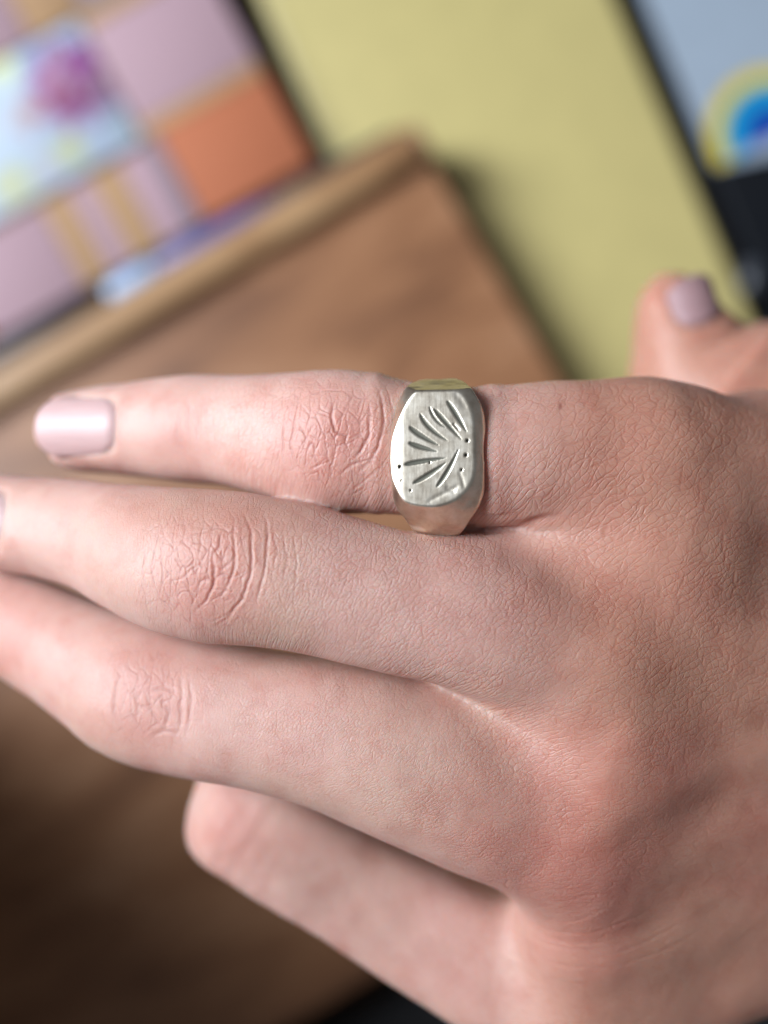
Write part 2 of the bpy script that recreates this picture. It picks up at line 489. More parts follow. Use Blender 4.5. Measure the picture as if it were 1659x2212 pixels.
# slim pen lying in the gap along the raised edge
def lathe(name, prof, mat, parent, n=24):
    v = []; f = []
    for (x, r) in prof:
        for k in range(n):
            a = 2 * math.pi * k / n
            v.append((x * MM, r * math.cos(a) * MM, r * math.sin(a) * MM))
    for i in range(len(prof) - 1):
        for k in range(n):
            f.append((i * n + k, (i + 1) * n + k, (i + 1) * n + (k + 1) % n, i * n + (k + 1) % n))
    f.append(tuple(range(n))); f.append(tuple((len(prof) - 1) * n + k for k in reversed(range(n))))
    return mesh_from(name, v, f, mat, parent)
pn = thing('pen', frame_at(420, 540, -267, 28.5), 'dark pen with indigo barrel and pale blue grip beside the raised wooden edge', 'pen')
lathe('barrel', [(-16, 4.6), (-15.5, 4.9), (20, 4.9), (40, 4.6)], M['pen_blue'], pn)
lathe('grip', [(-38, 3.8), (-36, 4.8), (-20, 5.0), (-16.3, 4.8)], M['pen_pale'], pn)
lathe('clip_end', [(40.2, 4.7), (41, 5.0), (88, 4.6), (92, 3.8), (93, 2.0)], M['pen_dark'], pn)
lathe('nib_section', [(-120, 2.6), (-118, 3.6), (-60, 4.4), (-38.3, 4.4)], M['pen_dark'], pn)

# grey and black printed carton with the ringed emblem
ct = thing('printed_carton', frame_at(1385, 0, -284, 23.0), 'grey and black carton with a blue and yellow ringed emblem', 'carton')
box('carton_body', 0, 130, -260, 90, -15.8, -0.6, M['black'], ct, 1.5)
def poly_prism(name, pts, z0, z1, mat, parent):
    n = len(pts)
    v = [(p[0] * MM, p[1] * MM, z * MM) for z in (z0, z1) for p in pts]
    f = [tuple(reversed(range(n))), tuple(range(n, 2 * n))] + [(i, (i + 1) % n, n + (i + 1) % n, n + i) for i in range(n)]
    return mesh_from(name, v, f, mat, parent, shade=False)
zc = -284
gp = [to_local(ct, x, y, zc) for (x, y) in ((1392, 0), (1345, -110), (2000, -380), (2150, 230), (1545, 362))]
poly_prism('grey_panel', gp[::-1], -0.5, -0.1, M['grey'], ct)
ec = (1668, 225)
def ring_sector(name, r0, r1, mat, z):
    pts = []
    a0, a1 = math.radians(14), math.radians(214)
    ang = [a0 + (a1 - a0) * k / 40 for k in range(41)]
    # measured with y upward
    for a in ang:
        pts.append((ec[0] + r1 * math.cos(a), ec[1] + 60 - r1 * math.sin(a)))
    if r0 > 0:
        for a in reversed(ang):
            pts.append((ec[0] + r0 * math.cos(a), ec[1] + 60 - r0 * math.sin(a)))
    pts = [to_local(ct, x, y, zc) for (x, y) in pts]
    n = 41
    if r0 > 0:
        v = [(p[0] * MM, p[1] * MM, z * MM) for p in pts]
        f = [(k, k + 1, 2 * n - 2 - k, 2 * n - 1 - k) for k in range(n - 1)]
        return mesh_from(name, v, f, mat, ct, shade=False)
    return poly_prism(name, pts[::-1] if False else pts, z - 0.1, z, mat, ct)
ring_sector('emblem_band', 111, 138, M['ink_yellow'], 0.05)
ring_sector('emblem_band', 102, 110.7, M['ink_lime'], 0.05)
ring_sector('emblem_band', 62, 101.7, M['ink_cyan'], 0.05)
ring_sector('emblem_disc', 0, 61.7, M['ink_blue'], 0.05)
# small metal clasp on the black part
lathe('clasp', [(0, 3.0), (1, 4.2), (12, 4.4), (13, 3.0)], M['steel'], ct)
cl = bpy.data.objects['clasp']; q = to_local(ct, 1610, 640, zc); cl.location = (q[0] * MM, q[1] * MM, 3.2 * MM)
cl.rotation_euler = (0, 0, 1.0)

# black cloth of the lap below the board
nx, ny = 60, 40
vv = []; ff = []
for j in range(ny):
    for i in range(nx):
        x = -330 + 660 * i / (nx - 1); y = -75 - 200 * j / (ny - 1)
        z = 26 * (1 - math.exp(-j / 4.0)) + 5 * math.sin(x * 0.031 + 0.8 * math.sin(y * 0.05)) + 3 * math.sin(x * 0.09 + y * 0.06)
        vv.append((x * MM, y * MM, z * MM))
for j in range(ny - 1):
    for i in range(nx - 1):
        a = j * nx + i
        ff.append((a, a + nx, a + nx + 1, a + 1))
lap = mesh_from('black_cloth', vv, ff, M['cloth'])
lap.location = (0.02, -0.10, 0.02); lap.rotation_euler = (0, 0, math.radians(30.5))
so = lap.modifiers.new('thick', 'SOLIDIFY'); so.thickness = 0.003
tag(lap, 'black cloth past the lower edge of the wooden board', 'cloth')

# ------------------------------------------------------------------ the hand
class Finger:
    def __init__(self, st, flat=0.92, m=48, exp=2.25, roll=0.0):
        """st: rows of (ref x, ref y, ref width, z of the bone), tip first"""
        st = st[::-1]
        P = []; A = []
        for (x, y, w, z) in st:
            P.append(at(x, y, z)); A.append(w / 2 / PX * (CAM_D - z) / CAM_D)
        P = np.array(P); A = np.array(A)
        key = np.concatenate([[0], np.cumsum(np.linalg.norm(np.diff(P, axis=0), axis=1))])
        def cr(Y, t):
            i = np.clip(np.searchsorted(key, t, 'right') - 1, 0, len(key) - 2)
            h = key[i + 1] - key[i]; s = (t - key[i]) / h
            sl = np.zeros_like(Y)
            for k in range(len(key)):
                a = max(k - 1, 0); b = min(k + 1, len(key) - 1)
                sl[k] = (Y[b] - Y[a]) / (key[b] - key[a])
            s_ = s[:, None] if Y.ndim > 1 else s; h_ = h[:, None] if Y.ndim > 1 else h
            return ((2 * s_**3 - 3 * s_**2 + 1) * Y[i] + (s_**3 - 2 * s_**2 + s_) * h_ * sl[i]
                    + (-2 * s_**3 + 3 * s_**2) * Y[i + 1] + (s_**3 - s_**2) * h_ * sl[i + 1])
        t = np.linspace(0, key[-1], m)
        self.C = cr(P, t); self.A = np.maximum(cr(A, t), 0.5); self.u = t
        T = np.gradient(self.C, axis=0); T /= np.linalg.norm(T, axis=1)[:, None]
        U = np.zeros_like(T); up = np.array([0, 0, 1.0])
        for i in range(m):
            up = up - T[i] * up.dot(T[i]); up /= np.linalg.norm(up); U[i] = up
        L = np.cross(U, T); c, sn = math.cos(roll), math.sin(roll)
        U = U * c + L * sn
        self.T, self.U, self.L = T, U, np.cross(U, T)
        self.B = self.A * flat; self.e = exp
        self.lo = self.C.min(0) - self.A.max() - 7; self.hi = self.C.max(0) + self.A.max() + 7
    def local(self, p):
        best = np.full(len(p), 1e9, np.float32); bi = np.zeros(len(p), np.int32); bt = np.zeros(len(p), np.float32)
        for i in range(len(self.C) - 1):
            a = self.C[i]; d = self.C[i + 1] - a
            t = np.clip((p - a) @ d / d.dot(d), 0, 1)
            q = p - a - t[:, None] * d
            dd = np.einsum('ij,ij->i', q, q)
            m = dd < best
            best[m] = dd[m]; bi[m] = i; bt[m] = t[m]
        w = bt[:, None]
        g = lambda Y: Y[bi] * (1 - w) + Y[bi + 1] * w if Y.ndim > 1 else Y[bi] * (1 - bt) + Y[bi + 1] * bt
        r = p - g(self.C)
        return g(self.u), np.einsum('ij,ij->i', r, g(self.L)), np.einsum('ij,ij->i', r, g(self.U)), np.einsum('ij,ij->i', r, g(self.T)), g(self.A), g(self.B)
    def field(self, p):
        out = np.full(len(p), 30.0, np.float32)
        m = np.all((p > self.lo) & (p < self.hi), axis=1)
        if m.any():
            u, l, n, s, a, b = self.local(p[m])
            q = (np.abs(l / a)**self.e + np.abs(n / b)**self.e + np.abs(s / b)**self.e)**(1 / self.e)
            r = np.sqrt(l * l + n * n + s * s)
            out[m] = np.where(q > 1e-3, (q - 1) * r / np.maximum(q, 1e-3), -b)
        return out

ROLL = math.radians(-10)      # the thumb lies turned on its side
FI = Finger([(121, 932, 100, -31), (130, 931, 136, -30.6), (148, 930, 162, -29.8), (176, 930, 176, -28.5), (230, 929, 190, -26.8), (300, 928, 206, -25), (411, 927, 232, -22),
             (500, 930, 238, -19), (590, 941, 266, -16), (670, 951, 298, -13.6), (735, 956, 309, -12.2), (800, 959, 302, -11.6), (870, 969, 286, -11.2),
             (945, 978, 288, -10.9), (1040, 990, 308, -10.8), (1180, 988, 326, -11.5), (1320, 992, 342, -13.8), (1420, 998, 325, -17)])
FM = Finger([(-128, 1096, 90, -30.5), (-110, 1098, 140, -30), (-85, 1102, 168, -29.2), (-45, 1112, 185, -27.6), (0, 1128, 203, -25.2), (100, 1139, 218, -21.3), (200, 1158, 238, -17.4),
             (300, 1189, 284, -12.8), (380, 1211, 316, -9.6), (458, 1223, 330, -7.7), (540, 1230, 328, -6.6), (640, 1246, 320, -6), (760, 1276, 310, -6),
             (880, 1306, 306, -6.2), (1000, 1328, 318, -7), (1130, 1372, 338, -9), (1264, 1416, 345, -12), (1330, 1426, 325, -15)])
FR = Finger([(-238, 1216, 90, -45), (-222, 1222, 140, -44), (-190, 1236, 165, -42.5), (-100, 1279, 188, -38), (0, 1330, 214, -33), (100, 1380, 236, -28), (200, 1436, 264, -23),
             (312, 1492, 310, -19), (420, 1523, 308, -16.5), (540, 1547, 300, -14.4), (700, 1580, 318, -12.8), (860, 1634, 344, -12.4), (1000, 1690, 356, -13),
             (1130, 1742, 356, -14.8), (1240, 1786, 350, -17), (1300, 1796, 330, -20)])
FP = Finger([(680, 1850, 110, -66), (650, 1845, 170, -64), (600, 1815, 210, -61), (556, 1772, 240, -53), (540, 1748, 272, -44), (558, 1762, 282, -36.5), (626, 1818, 260, -33.8),
             (766, 1903, 256, -34.5), (920, 1995, 270, -34), (1080, 2085, 290, -32), (1230, 2165, 310, -30)], m=56, exp=3.0)
FT = Finger([(1450, 624, 90, -71), (1451, 634, 128, -70.4), (1454, 652, 156, -69.8), (1461, 682, 182, -69.2), (1476, 728, 224, -69), (1500, 784, 296, -69.5), (1565, 850, 370, -69), (1700, 920, 320, -64), (1840, 1000, 310, -56)], roll=ROLL)

def cap(p, a, b, ra, rb):
    a = at(*a).astype(np.float32); b = at(*b).astype(np.float32); d = b - a
    t = np.clip((p - a) @ d / d.dot(d), 0, 1)
    return (np.linalg.norm(p - a - t[:, None] * d, axis=1) - (ra + (rb - ra) * t)).astype(np.float32)

BONES = [
    ((1400, 1004, -15), (2050, 1130, -38), 12.2, 14.5),
    ((1300, 1428, -12.5), (2050, 1390, -33), 12.2, 15),
    ((1250, 1800, -17), (2050, 1620, -35), 11.6, 15),
    ((1245, 2165, -27), (2050, 1830, -39), 11.4, 14.5),
    ((1350, 1215, -16.5), (2050, 1260, -36), 11.3, 14),
    ((1285, 1615, -15.5), (2050, 1505, -33), 11.4, 15.5),
    ((1265, 1985, -21), (2050, 1720, -37), 10.0, 13),
    ((1420, 1250, -29), (2050, 1350, -46), 11, 15),
    ((1380, 1700, -33), (2050, 1600, -48), 11, 15),
    ((1360, 2000, -46), (2050, 1750, -49), 10, 14),
    ((1830, 985, -46), (2100, 1250, -46), 13, 17),
    ((1620, 985, -31), (2050, 1150, -43), 10, 14),
    ((1230, 1142, -14.5), (1420, 1190, -15), 7.5, 10.5),
    ((985, 1502, -15.0), (1290, 1610, -13.5), 5.0, 10.5),
    ((1120, 1995, -38), (1320, 1990, -28), 5.0, 10),
    ((2050, 1300, -39), (2800, 1420, -52), 17, 19),
    ((2050, 1560, -40), (2800, 1600, -52), 17, 19),
]
def hand_field(p):
    p = p.astype(np.float32)
    body = None
    for a, b, ra, rb in BONES:
        d = cap(p, a, b, ra, rb)
        body = d if body is None else smin(body, d, 9.0)
    fs = FI.field(p)
    fm_ = smin(FM.field(p), cap(p, (940, 1255, -13), (1250, 1205, -15), 7.0, 9.5), 5.0)
    fr_ = smin(FR.field(p), cap(p, (760, 1530, -17), (1120, 1575, -18), 7.5, 10.0), 5.0)
    for f in (fm_, fr_, FP.field(p)):
        fs = smin(fs, f, 0.9)
    web = smin(fs, body, 4.0)
    return smin(web, FT.field(p), 5.0)

def build_volume(field, lo, hi, h, coarse=4, band=None):
    n = np.ceil((hi - lo) / (h * coarse)).astype(int) + 1
    ax = [lo[i] + np.arange(n[i]) * h * coarse for i in range(3)]
    g = np.stack(np.meshgrid(*ax, indexing='ij'), -1).reshape(-1, 3)
    c = field(g).reshape(n)
    near = np.abs(c) < (band or h * coarse * 1.25)
    N = (n - 1) * coarse + 1
    # coarse cells that touch the band
    cell = np.zeros(n - 1, bool)
    for dx in (0, 1):
        for dy in (0, 1):
            for dz in (0, 1):
                cell |= near[dx:n[0] - 1 + dx, dy:n[1] - 1 + dy, dz:n[2] - 1 + dz]
    vol = np.repeat(np.repeat(np.repeat(c[:-1, :-1, :-1], coarse, 0), coarse, 1), coarse, 2)
    vol = np.pad(vol, ((0, 1), (0, 1), (0, 1)), mode='edge').astype(np.float32)
    mask = np.repeat(np.repeat(np.repeat(cell, coarse, 0), coarse, 1), coarse, 2)
    mask = np.pad(mask, ((0, 1), (0, 1), (0, 1)), mode='edge')
    idx = np.argwhere(mask)
    for k in range(0, len(idx), 600000):
        s = idx[k:k + 600000]
        vol[s[:, 0], s[:, 1], s[:, 2]] = field(lo + s * h)
    return vol

H = 0.53
lo = np.array([-86.0, -97.0, -100.0]); hi = np.array([196.0, 48.0, 12.0])
vol = build_volume(hand_field, lo, hi, H, 5)
hv, hq = surface_nets(vol, lo, H)
hv = relax(hv, hq, 2, 0.5)
hv, hq = subdivide(hv, hq)
hv = relax(hv, hq, 3, 0.5)
nrm = vnormals(hv, hq)
def refine(v, n, quads, flag):
    """split the flagged quads in four; their neighbours keep one face with the extra points on it"""
    e = edges_of(quads); nq = len(quads)
    key = (e[:, 0].astype(np.int64) * len(v) + e[:, 1]).reshape(4, nq).T
    uk = np.unique(key[flag])
    a, b = uk // len(v), uk % len(v)
    pos = np.minimum(np.searchsorted(uk, key), len(uk) - 1)
    has = uk[pos] == key
    E = pos + len(v)
    fq = quads[flag]; Ef = E[flag]; F = np.arange(len(fq)) + len(v) + len(uk)
    sub = np.concatenate([np.stack([fq[:, i], Ef[:, i], F, Ef[:, (i + 3) % 4]], 1) for i in range(4)])
    rest = ~flag & ~has.any(1)
    odd = []
    for k in np.where(~flag & has.any(1))[0]:
        f = []
        for i in range(4):
            f.append(quads[k, i])
            if has[k, i]: f.append(E[k, i])
        odd.append(f)
    nv = np.concatenate([v, (v[a] + v[b]) / 2, v[fq].mean(1)])
    nn = np.concatenate([n, (n[a] + n[b]) / 2, n[fq].mean(1)])
    return nv, nn / np.linalg.norm(nn, axis=1)[:, None], np.concatenate([quads[rest], sub]), odd
fcen = hv[hq[:, 0]]
flag = np.zeros(len(hq), bool)
for (kx, ky, kz, r) in ((480, 1240, 1, 14), (745, 950, -3, 12), (330, 1510, -10, 11)):
    flag |= (np.sum((fcen[:, :2] - at(kx, ky, kz)[:2])**2, 1) < r * r) & (nrm[hq[:, 0], 2] > 0.1)
hv, nrm, hq, odd = refine(hv, nrm, hq, flag)

# --- relief: creases drawn on the skin, measured on the back of the hand
def z2(zx, zy): return (zx * 0.52, 730 + zy * 0.52)
def z3(zx, zy): return (zx * 0.52, 1260.8 + zy * 0.52)
CREASES = []   # (points, z, half width mm, depth mm)
def cre(conv, z, w, d, *runs):
    for r in runs:
        CREASES.append(([conv(x, y) for x, y in r], z, w, d))
# middle finger, second joint
cre(z2, 2.4, 0.22, 0.40, [(1000, 720), (1045, 800), (1050, 900), (1040, 1000), (1010, 1090), (940, 1170), (880, 1205)],
    [(880, 890), (892, 960), (885, 1030), (860, 1090), (800, 1145)])
cre(z2, 2.4, 0.20, 0.30, [(960, 740), (976, 850), (975, 950), (940, 1040), (895, 1120)], [(918, 805), (912, 870), (880, 902)],
    [(1090, 720), (1115, 820), (1110, 900), (1095, 1000), (1060, 1120)])
cre(z2, 2.0, 0.15, 0.14, [(690, 830), (665, 920), (670, 1030), (700, 1110), (760, 1170)], [(640, 850), (618, 960), (640, 1080)],
    [(720, 860), (800, 812), (900, 792), (1000, 812)], [(800, 1150), (880, 1180), (960, 1140), (1020, 1080)],
    [(770, 980), (830, 940), (880, 960)], [(900, 960), (970, 990), (1035, 960)], [(850, 1045), (920, 1040), (1000, 1065)],
    [(700, 1010), (760, 1000), (800, 960)], [(760, 1000), (800, 1080), (810, 1140)], [(820, 900), (850, 965)], [(940, 830), (900, 905)],
    [(1000, 880), (960, 930), (915, 965)], [(720, 900), (770, 985)], [(840, 830), (825, 900)], [(1130, 760), (1150, 880), (1140, 1000)],
    [(1175, 790), (1195, 900), (1180, 1030)], [(1220, 810), (1240, 920), (1225, 1060)], [(590, 880), (578, 960), (592, 1050)])
# index finger, second joint
cre(z2, -3, 0.22, 0.38, [(1392, 260), (1375, 330), (1395, 385), (1440, 410), (1440, 455)], [(1535, 290), (1535, 400), (1500, 470), (1460, 512)],
    [(1555, 180), (1585, 250), (1592, 350), (1575, 450), (1540, 520), (1480, 562)])
cre(z2, -3, 0.16, 0.17, [(1240, 260), (1215, 350), (1205, 450), (1220, 540)], [(1460, 250), (1430, 310), (1395, 370)], [(1500, 250), (1480, 335)],
    [(1275, 405), (1230, 368)], [(1275, 405), (1312, 358)], [(1275, 405), (1332, 432)], [(1275, 405), (1258, 462)],
    [(1330, 520), (1288, 478)], [(1330, 520), (1382, 508)], [(1330, 520), (1352, 582)], [(1330, 520), (1318, 602)], [(1330, 520), (1288, 542)],
    [(1395, 450), (1380, 540), (1370, 602)], [(1420, 560), (1480, 522), (1560, 500)], [(1440, 642), (1500, 600), (1580, 540), (1622, 480)],
    [(1340, 652), (1430, 662), (1530, 612)], [(1330, 430), (1395, 455)], [(1310, 300), (1375, 335)], [(1440, 430), (1490, 400), (1535, 380)],
    [(1610, 200), (1632, 300), (1632, 420)], [(1270, 230), (1350, 210), (1450, 220)], [(1180, 300), (1165, 400), (1178, 520)])
# index finger, end joint, soft
cre(z2, -13, 0.45, 0.16, [(770, 230), (790, 300), (785, 400), (800, 470)], [(815, 260), (826, 350), (818, 450)], [(745, 300), (738, 380), (750, 450)])
# ring finger, second joint
cre(z3, -10, 0.32, 0.18, [(520, 330), (490, 400), (480, 500), (510, 600)], [(760, 350), (772, 450), (770, 560), (740, 642)],
    [(690, 460), (720, 520), (700, 592)], [(620, 440), (650, 520), (692, 562)], [(800, 370), (816, 470), (800, 600)], [(560, 420), (590, 490), (580, 560)],
    [(620, 440), (700, 420), (760, 440)], [(590, 490), (650, 520)], [(640, 620), (700, 592), (770, 600)])
def frac_at(f, dx):
    """where along a finger a reference column falls"""
    sx = f.C[:, 0] * CAM_D / (CAM_D - f.C[:, 2]) * PX + 829.5
    return np.interp(-dx, -sx, f.u / f.u[-1])
NAILS = [(FI, frac_at(FI, 300), 0.985, 4.7), (FM, frac_at(FM, 78), 0.99, 5.2), (FR, frac_at(FR, -110), 0.992, 5.2), (FT, 0.80, 0.98, 5.2)]
def z4(zx, zy): return ((1200 + zx / 1.276) / 1.507, (1600 + zy / 1.276) / 1.507)
def zd(x, y): return (x, y)
# where the fingers part
cre(zd, -7, 0.5, 0.9, [(985, 1150), (1040, 1150), (1110, 1138), (1160, 1124), (1200, 1112)])
cre(zd, -7, 0.45, 0.3, [(740, 1432), (820, 1450), (880, 1462), (930, 1472)])
# folds of the skin below the third knuckle
cre(z4, -13, 0.26, 0.085, [(480, 1790), (700, 1812), (900, 1792), (1100, 1722), (1250, 1652)], [(400, 1852), (700, 1882), (1000, 1872)],
    [(500, 1952), (800, 1962), (1050, 1950)], [(560, 1740), (720, 1752), (860, 1720), (960, 1640)], [(760, 1640), (860, 1600), (980, 1590)],
    [(520, 2010), (760, 2050), (980, 2040)], [(900, 1920), (1150, 1850), (1330, 1760)], [(1000, 1960), (1250, 1890), (1420, 1800)],
    [(640, 1830), (820, 1850), (960, 1830)], [(450, 1900), (620, 1925), (760, 1915)])
cre(z4, -11, 2.4, 0.4, [(1150, 1640), (1300, 1622), (1500, 1605), (1659, 1640), (1760, 1640)])
disp = np.zeros(len(hv)); groove = np.zeros(len(hv))
up = nrm[:, 2] > 0.05
wob = np.stack([vnoise(hv, 1.6, 5), vnoise(hv, 1.6, 6)], 1) * 0.16
for pts, z, w, d in CREASES:
    P = np.array([at(x, y, z)[:2] for x, y in pts])
    a0 = P.min(0) - 3 * w - 1; a1 = P.max(0) + 3 * w + 1
    m = np.where(up & np.all((hv[:, :2] > a0) & (hv[:, :2] < a1), axis=1) & (hv[:, 2] > z - 9))[0]
    q = hv[m][:, :2] + wob[m]
    best = np.full(len(m), 1e9); L = np.concatenate([[0], np.cumsum(np.linalg.norm(np.diff(P, axis=0), axis=1))]); par = np.zeros(len(m))
    for i in range(len(P) - 1):
        dv = P[i + 1] - P[i]
        t = np.clip((q - P[i]) @ dv / dv.dot(dv), 0, 1)
        dd = np.linalg.norm(q - P[i] - t[:, None] * dv, axis=1)
        k = dd < best; best[k] = dd[k]; par[k] = (L[i] + t[k] * (L[i + 1] - L[i])) / L[-1]
    taper = np.clip(np.minimum(par, 1 - par) * 3.0 + 0.12, 0, 1) * smooth(0.35, 0.75, nrm[m, 2])
    y0 = at(740, 1075, -8)[1]
    if z == -3: taper = taper * smooth(y0 - 0.5, y0 + 1.5, hv[m, 1])
    if z in (2.0, 2.4): taper = taper * smooth(y0 + 0.5, y0 - 1.5, hv[m, 1])
    if z in (-3, 2.0, 2.4, -10): taper = taper * 0.66
    g = np.exp(-(best / w)**2) * taper
    disp[m] -= d * g * 0.6
    disp[m] += 0.12 * d * np.exp(-((best - 2.0 * w) / (1.1 * w))**2) * taper
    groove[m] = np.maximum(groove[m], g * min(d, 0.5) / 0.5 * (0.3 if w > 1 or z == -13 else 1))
def cells(q, seed):
    """distance to the border of irregular cells, in the plane"""
    f = np.floor(q).astype(np.int64); d1 = np.full(len(q), 9.0); d2 = np.full(len(q), 9.0); zz = np.zeros(len(q), np.int64)
    for i in (-1, 0, 1):
        for j in (-1, 0, 1):
            cx = f[:, 0] + i; cy = f[:, 1] + j
            px = cx + hash3(cx, cy, zz, seed); py = cy + hash3(cx, cy, zz, seed + 7)
            d = np.hypot(q[:, 0] - px, q[:, 1] - py)
            d2 = np.where(d < d1, d1, np.minimum(d2, d)); d1 = np.minimum(d1, d)
    return d2 - d1
for (kx, ky, kz, r, amp) in ((440, 1240, 1, 8.4, 0.095), (735, 950, -3, 8.2, 0.095), (318, 1505, -10, 7.0, 0.06)):
    c = at(kx, ky, kz); m = np.where(up & (np.sum((hv[:, :2] - c[:2])**2, 1) < (r * 1.7)**2) & (hv[:, 2] > kz - 12))[0]
    q = hv[m][:, :2] - c[:2] + 3.0 * wob[m]
    fall = np.exp(-(np.sum((hv[m][:, :2] - c[:2])**2, 1) / r**2)) * smooth(0.5, 0.85, nrm[m, 2])
    e1 = cells(q * np.array([0.70, 0.30]) + 40, 3); e2 = cells(q * np.array([1.1, 0.9]) + 90, 11)
    g = np.exp(-(e1 / 0.075)**2) + 0.5 * np.exp(-(e2 / 0.11)**2)
    disp[m] -= amp * g * fall
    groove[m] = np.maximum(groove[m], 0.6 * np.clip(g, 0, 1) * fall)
disp = np.maximum(disp, -0.9)
rx = hv[:, 0] - at(934, 967, 0)[0]          # the flesh gives under the ring and swells beside it
onf = (np.abs(hv[:, 1] - at(934, 975, -8)[1]) < 12) & (hv[:, 2] > -22) & (hv[:, 1] > at(934, 1108, -10)[1])
disp += onf * (0.30 * np.exp(-((rx - 8.8) / 1.6)**2) + 0.22 * np.exp(-((rx + 7.6) / 1.4)**2))
disp += 0.12 * vnoise(hv, 5.0, 1) + 0.02 * vnoise(hv, 1.7, 2)

for f, u0, u1, half in NAILS:      # the bed of each nail lies low, the fold round it stands up
    tip = f.C[-1]; m = np.where(np.sum((hv - tip)**2, 1) < (f.u[-1] * (1 - u0) + 9)**2)[0]
    u, l, n, ss, a, b = f.local(hv[m]); U0 = f.u[-1] * u0
    e1 = np.maximum(np.abs(l) - half + 2.0, 0); e2 = np.maximum(U0 - u + 2.0, 0)
    e = np.hypot(e1, e2) - 2.0
    k = (n > 0.1)
    disp[m] += k * (-0.20 * smooth(0.3, -0.5, e) + 0.05 * np.exp(-((e - 0.9) / 0.8)**2))
def blob(dx, dy, z, r):
    c = at(dx, dy, z)
    return np.exp(-(np.sum((hv - c)**2, 1)) / (r * r))
# tendons and knuckle heads stand out softly on the back of the hand
ridge = np.zeros(len(hv))
for pts, amp, w in (([(1264, 1430, 0), (1480, 1410, -1), (1750, 1390, -3)], 0.25, 3.6), ([(1245, 1800, -4), (1500, 1690, -5), (1750, 1600, -5)], 0.25, 3.2),
                    ([(1400, 1010, -2), (1560, 1060, -4), (1750, 1130, -7)], 0.2, 3.6)):
    P = np.array([at(*p)[:2] for p in pts]); best = np.full(len(hv), 1e9)
    for i in range(len(P) - 1):
        dv = P[i + 1] - P[i]; t = np.clip((hv[:, :2] - P[i]) @ dv / dv.dot(dv), 0, 1)
        best = np.minimum(best, np.linalg.norm(hv[:, :2] - P[i] - t[:, None] * dv, axis=1))
    ridge += amp * np.exp(-(best / w)**2) * up
disp += ridge + 0.2 * blob(1245, 1830, -4, 9)
hv = hv + nrm * disp[:, None]

# --- colour of the skin, with some shade in it
def mixc(c, k, t): return c * (1 - t[:, None]) + np.array(k) * t[:, None]
tone = np.tile(np.array([0.535, 0.335, 0.283]), (len(hv), 1))
kn_mask = np.clip(blob(458, 1235, 1, 8.5) + blob(723, 945, -3, 8.5) + 0.8 * blob(312, 1505, -7, 8) , 0, 1)
red = np.clip(0.95 * blob(1238, 1880, -5, 14) + 0.75 * kn_mask + 0.35 * blob(400, 915, -14, 6) + 0.7 * blob(470, 1800, -25, 8)
              + 0.5 * blob(0, 1380, -20, 9) + 0.35 * blob(1480, 1700, -6, 12) + 0.3 * vnoise(hv, 11, 8) + 0.15 * vnoise(hv, 3.5, 18), 0, 1)
tone = mixc(tone, (0.44, 0.30, 0.22), np.clip(0.5 * vnoise(hv, 14, 9), 0, 1))
dors = smooth(980, 1360, hv[:, 0] * PX + 829.5)
tone = mixc(tone, (0.385, 0.188, 0.126), 0.85 * dors)  # back of the hand: tanned skin plus shade painted into the tone
tone = mixc(tone, (0.43, 0.175, 0.135), 0.85 * red)
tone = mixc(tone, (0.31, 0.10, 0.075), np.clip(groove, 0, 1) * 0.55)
sp = at(1208, 878, -4)       # a small scab and a freckle
tone = mixc(tone, (0.22, 0.07, 0.05), np.exp(-((X0 := hv[:, 0] - sp[0]) - 0.35 * (Y0 := hv[:, 1] - sp[1]))**2 / 0.07 - (Y0 + 0.35 * X0)**2 / 0.5) * (hv[:, 2] > -14) * 0.8)
tone = mixc(tone, (0.28, 0.10, 0.07), 0.6 * blob(1247, 1945, -11, 0.5))
tips = np.clip(blob(120, 980, -34, 7) + blob(-100, 1100, -30, 9), 0, 1)
tone = mixc(tone, (0.46, 0.23, 0.21), 0.5 * tips)

# --- lie of the fine furrows: across the fingers, fanning out over the back of the hand
X, Y, Z = hv.T
c0 = at(430, 1990, -5)
dx, dy = X - c0[0], Y - c0[1]
R0 = 52.0
dxp = np.maximum(dx, 0); dxn = np.minimum(dx, 0)
rr = np.sqrt(dxp * dxp + dy * dy + 100.0)
flow = np.stack([R0 * np.log(rr / 20.0) - 0.6 * Z, R0 * np.arctan2(dy, dxp + 6.0) - dxn * 1.35, 0 * Z], 1)
fine = np.clip(0.35 + 0.65 * smooth(-46, -12, X), 0, 1) * np.clip(0.8 + 0.45 * vnoise(hv, 6, 12) + 0.25 * vnoise(hv, 2.2, 13), 0.15, 1.3)
fine *= 1 - 0.45 * smooth(12, 45, X) * smooth(-20, -40, Y)
fine *= np.clip(1 - 0.9 * kn_mask, 0.25, 1)

hand = mesh_from('hand', (hv + np.array([0, 0, FOCUS_Z])) * MM, (hq, odd), M['skin'])
add_attr(hand, 'tone', np.concatenate([tone, np.ones((len(hv), 1))], 1), 'FLOAT_COLOR')
add_attr(hand, 'flow', flow, 'FLOAT_VECTOR')
add_attr(hand, 'knuckle', kn_mask, 'FLOAT')
add_attr(hand, 'fine', fine, 'FLOAT')
tag(hand, 'left hand seen from its back, fingers straight, little finger bent, thumb below', 'hand')

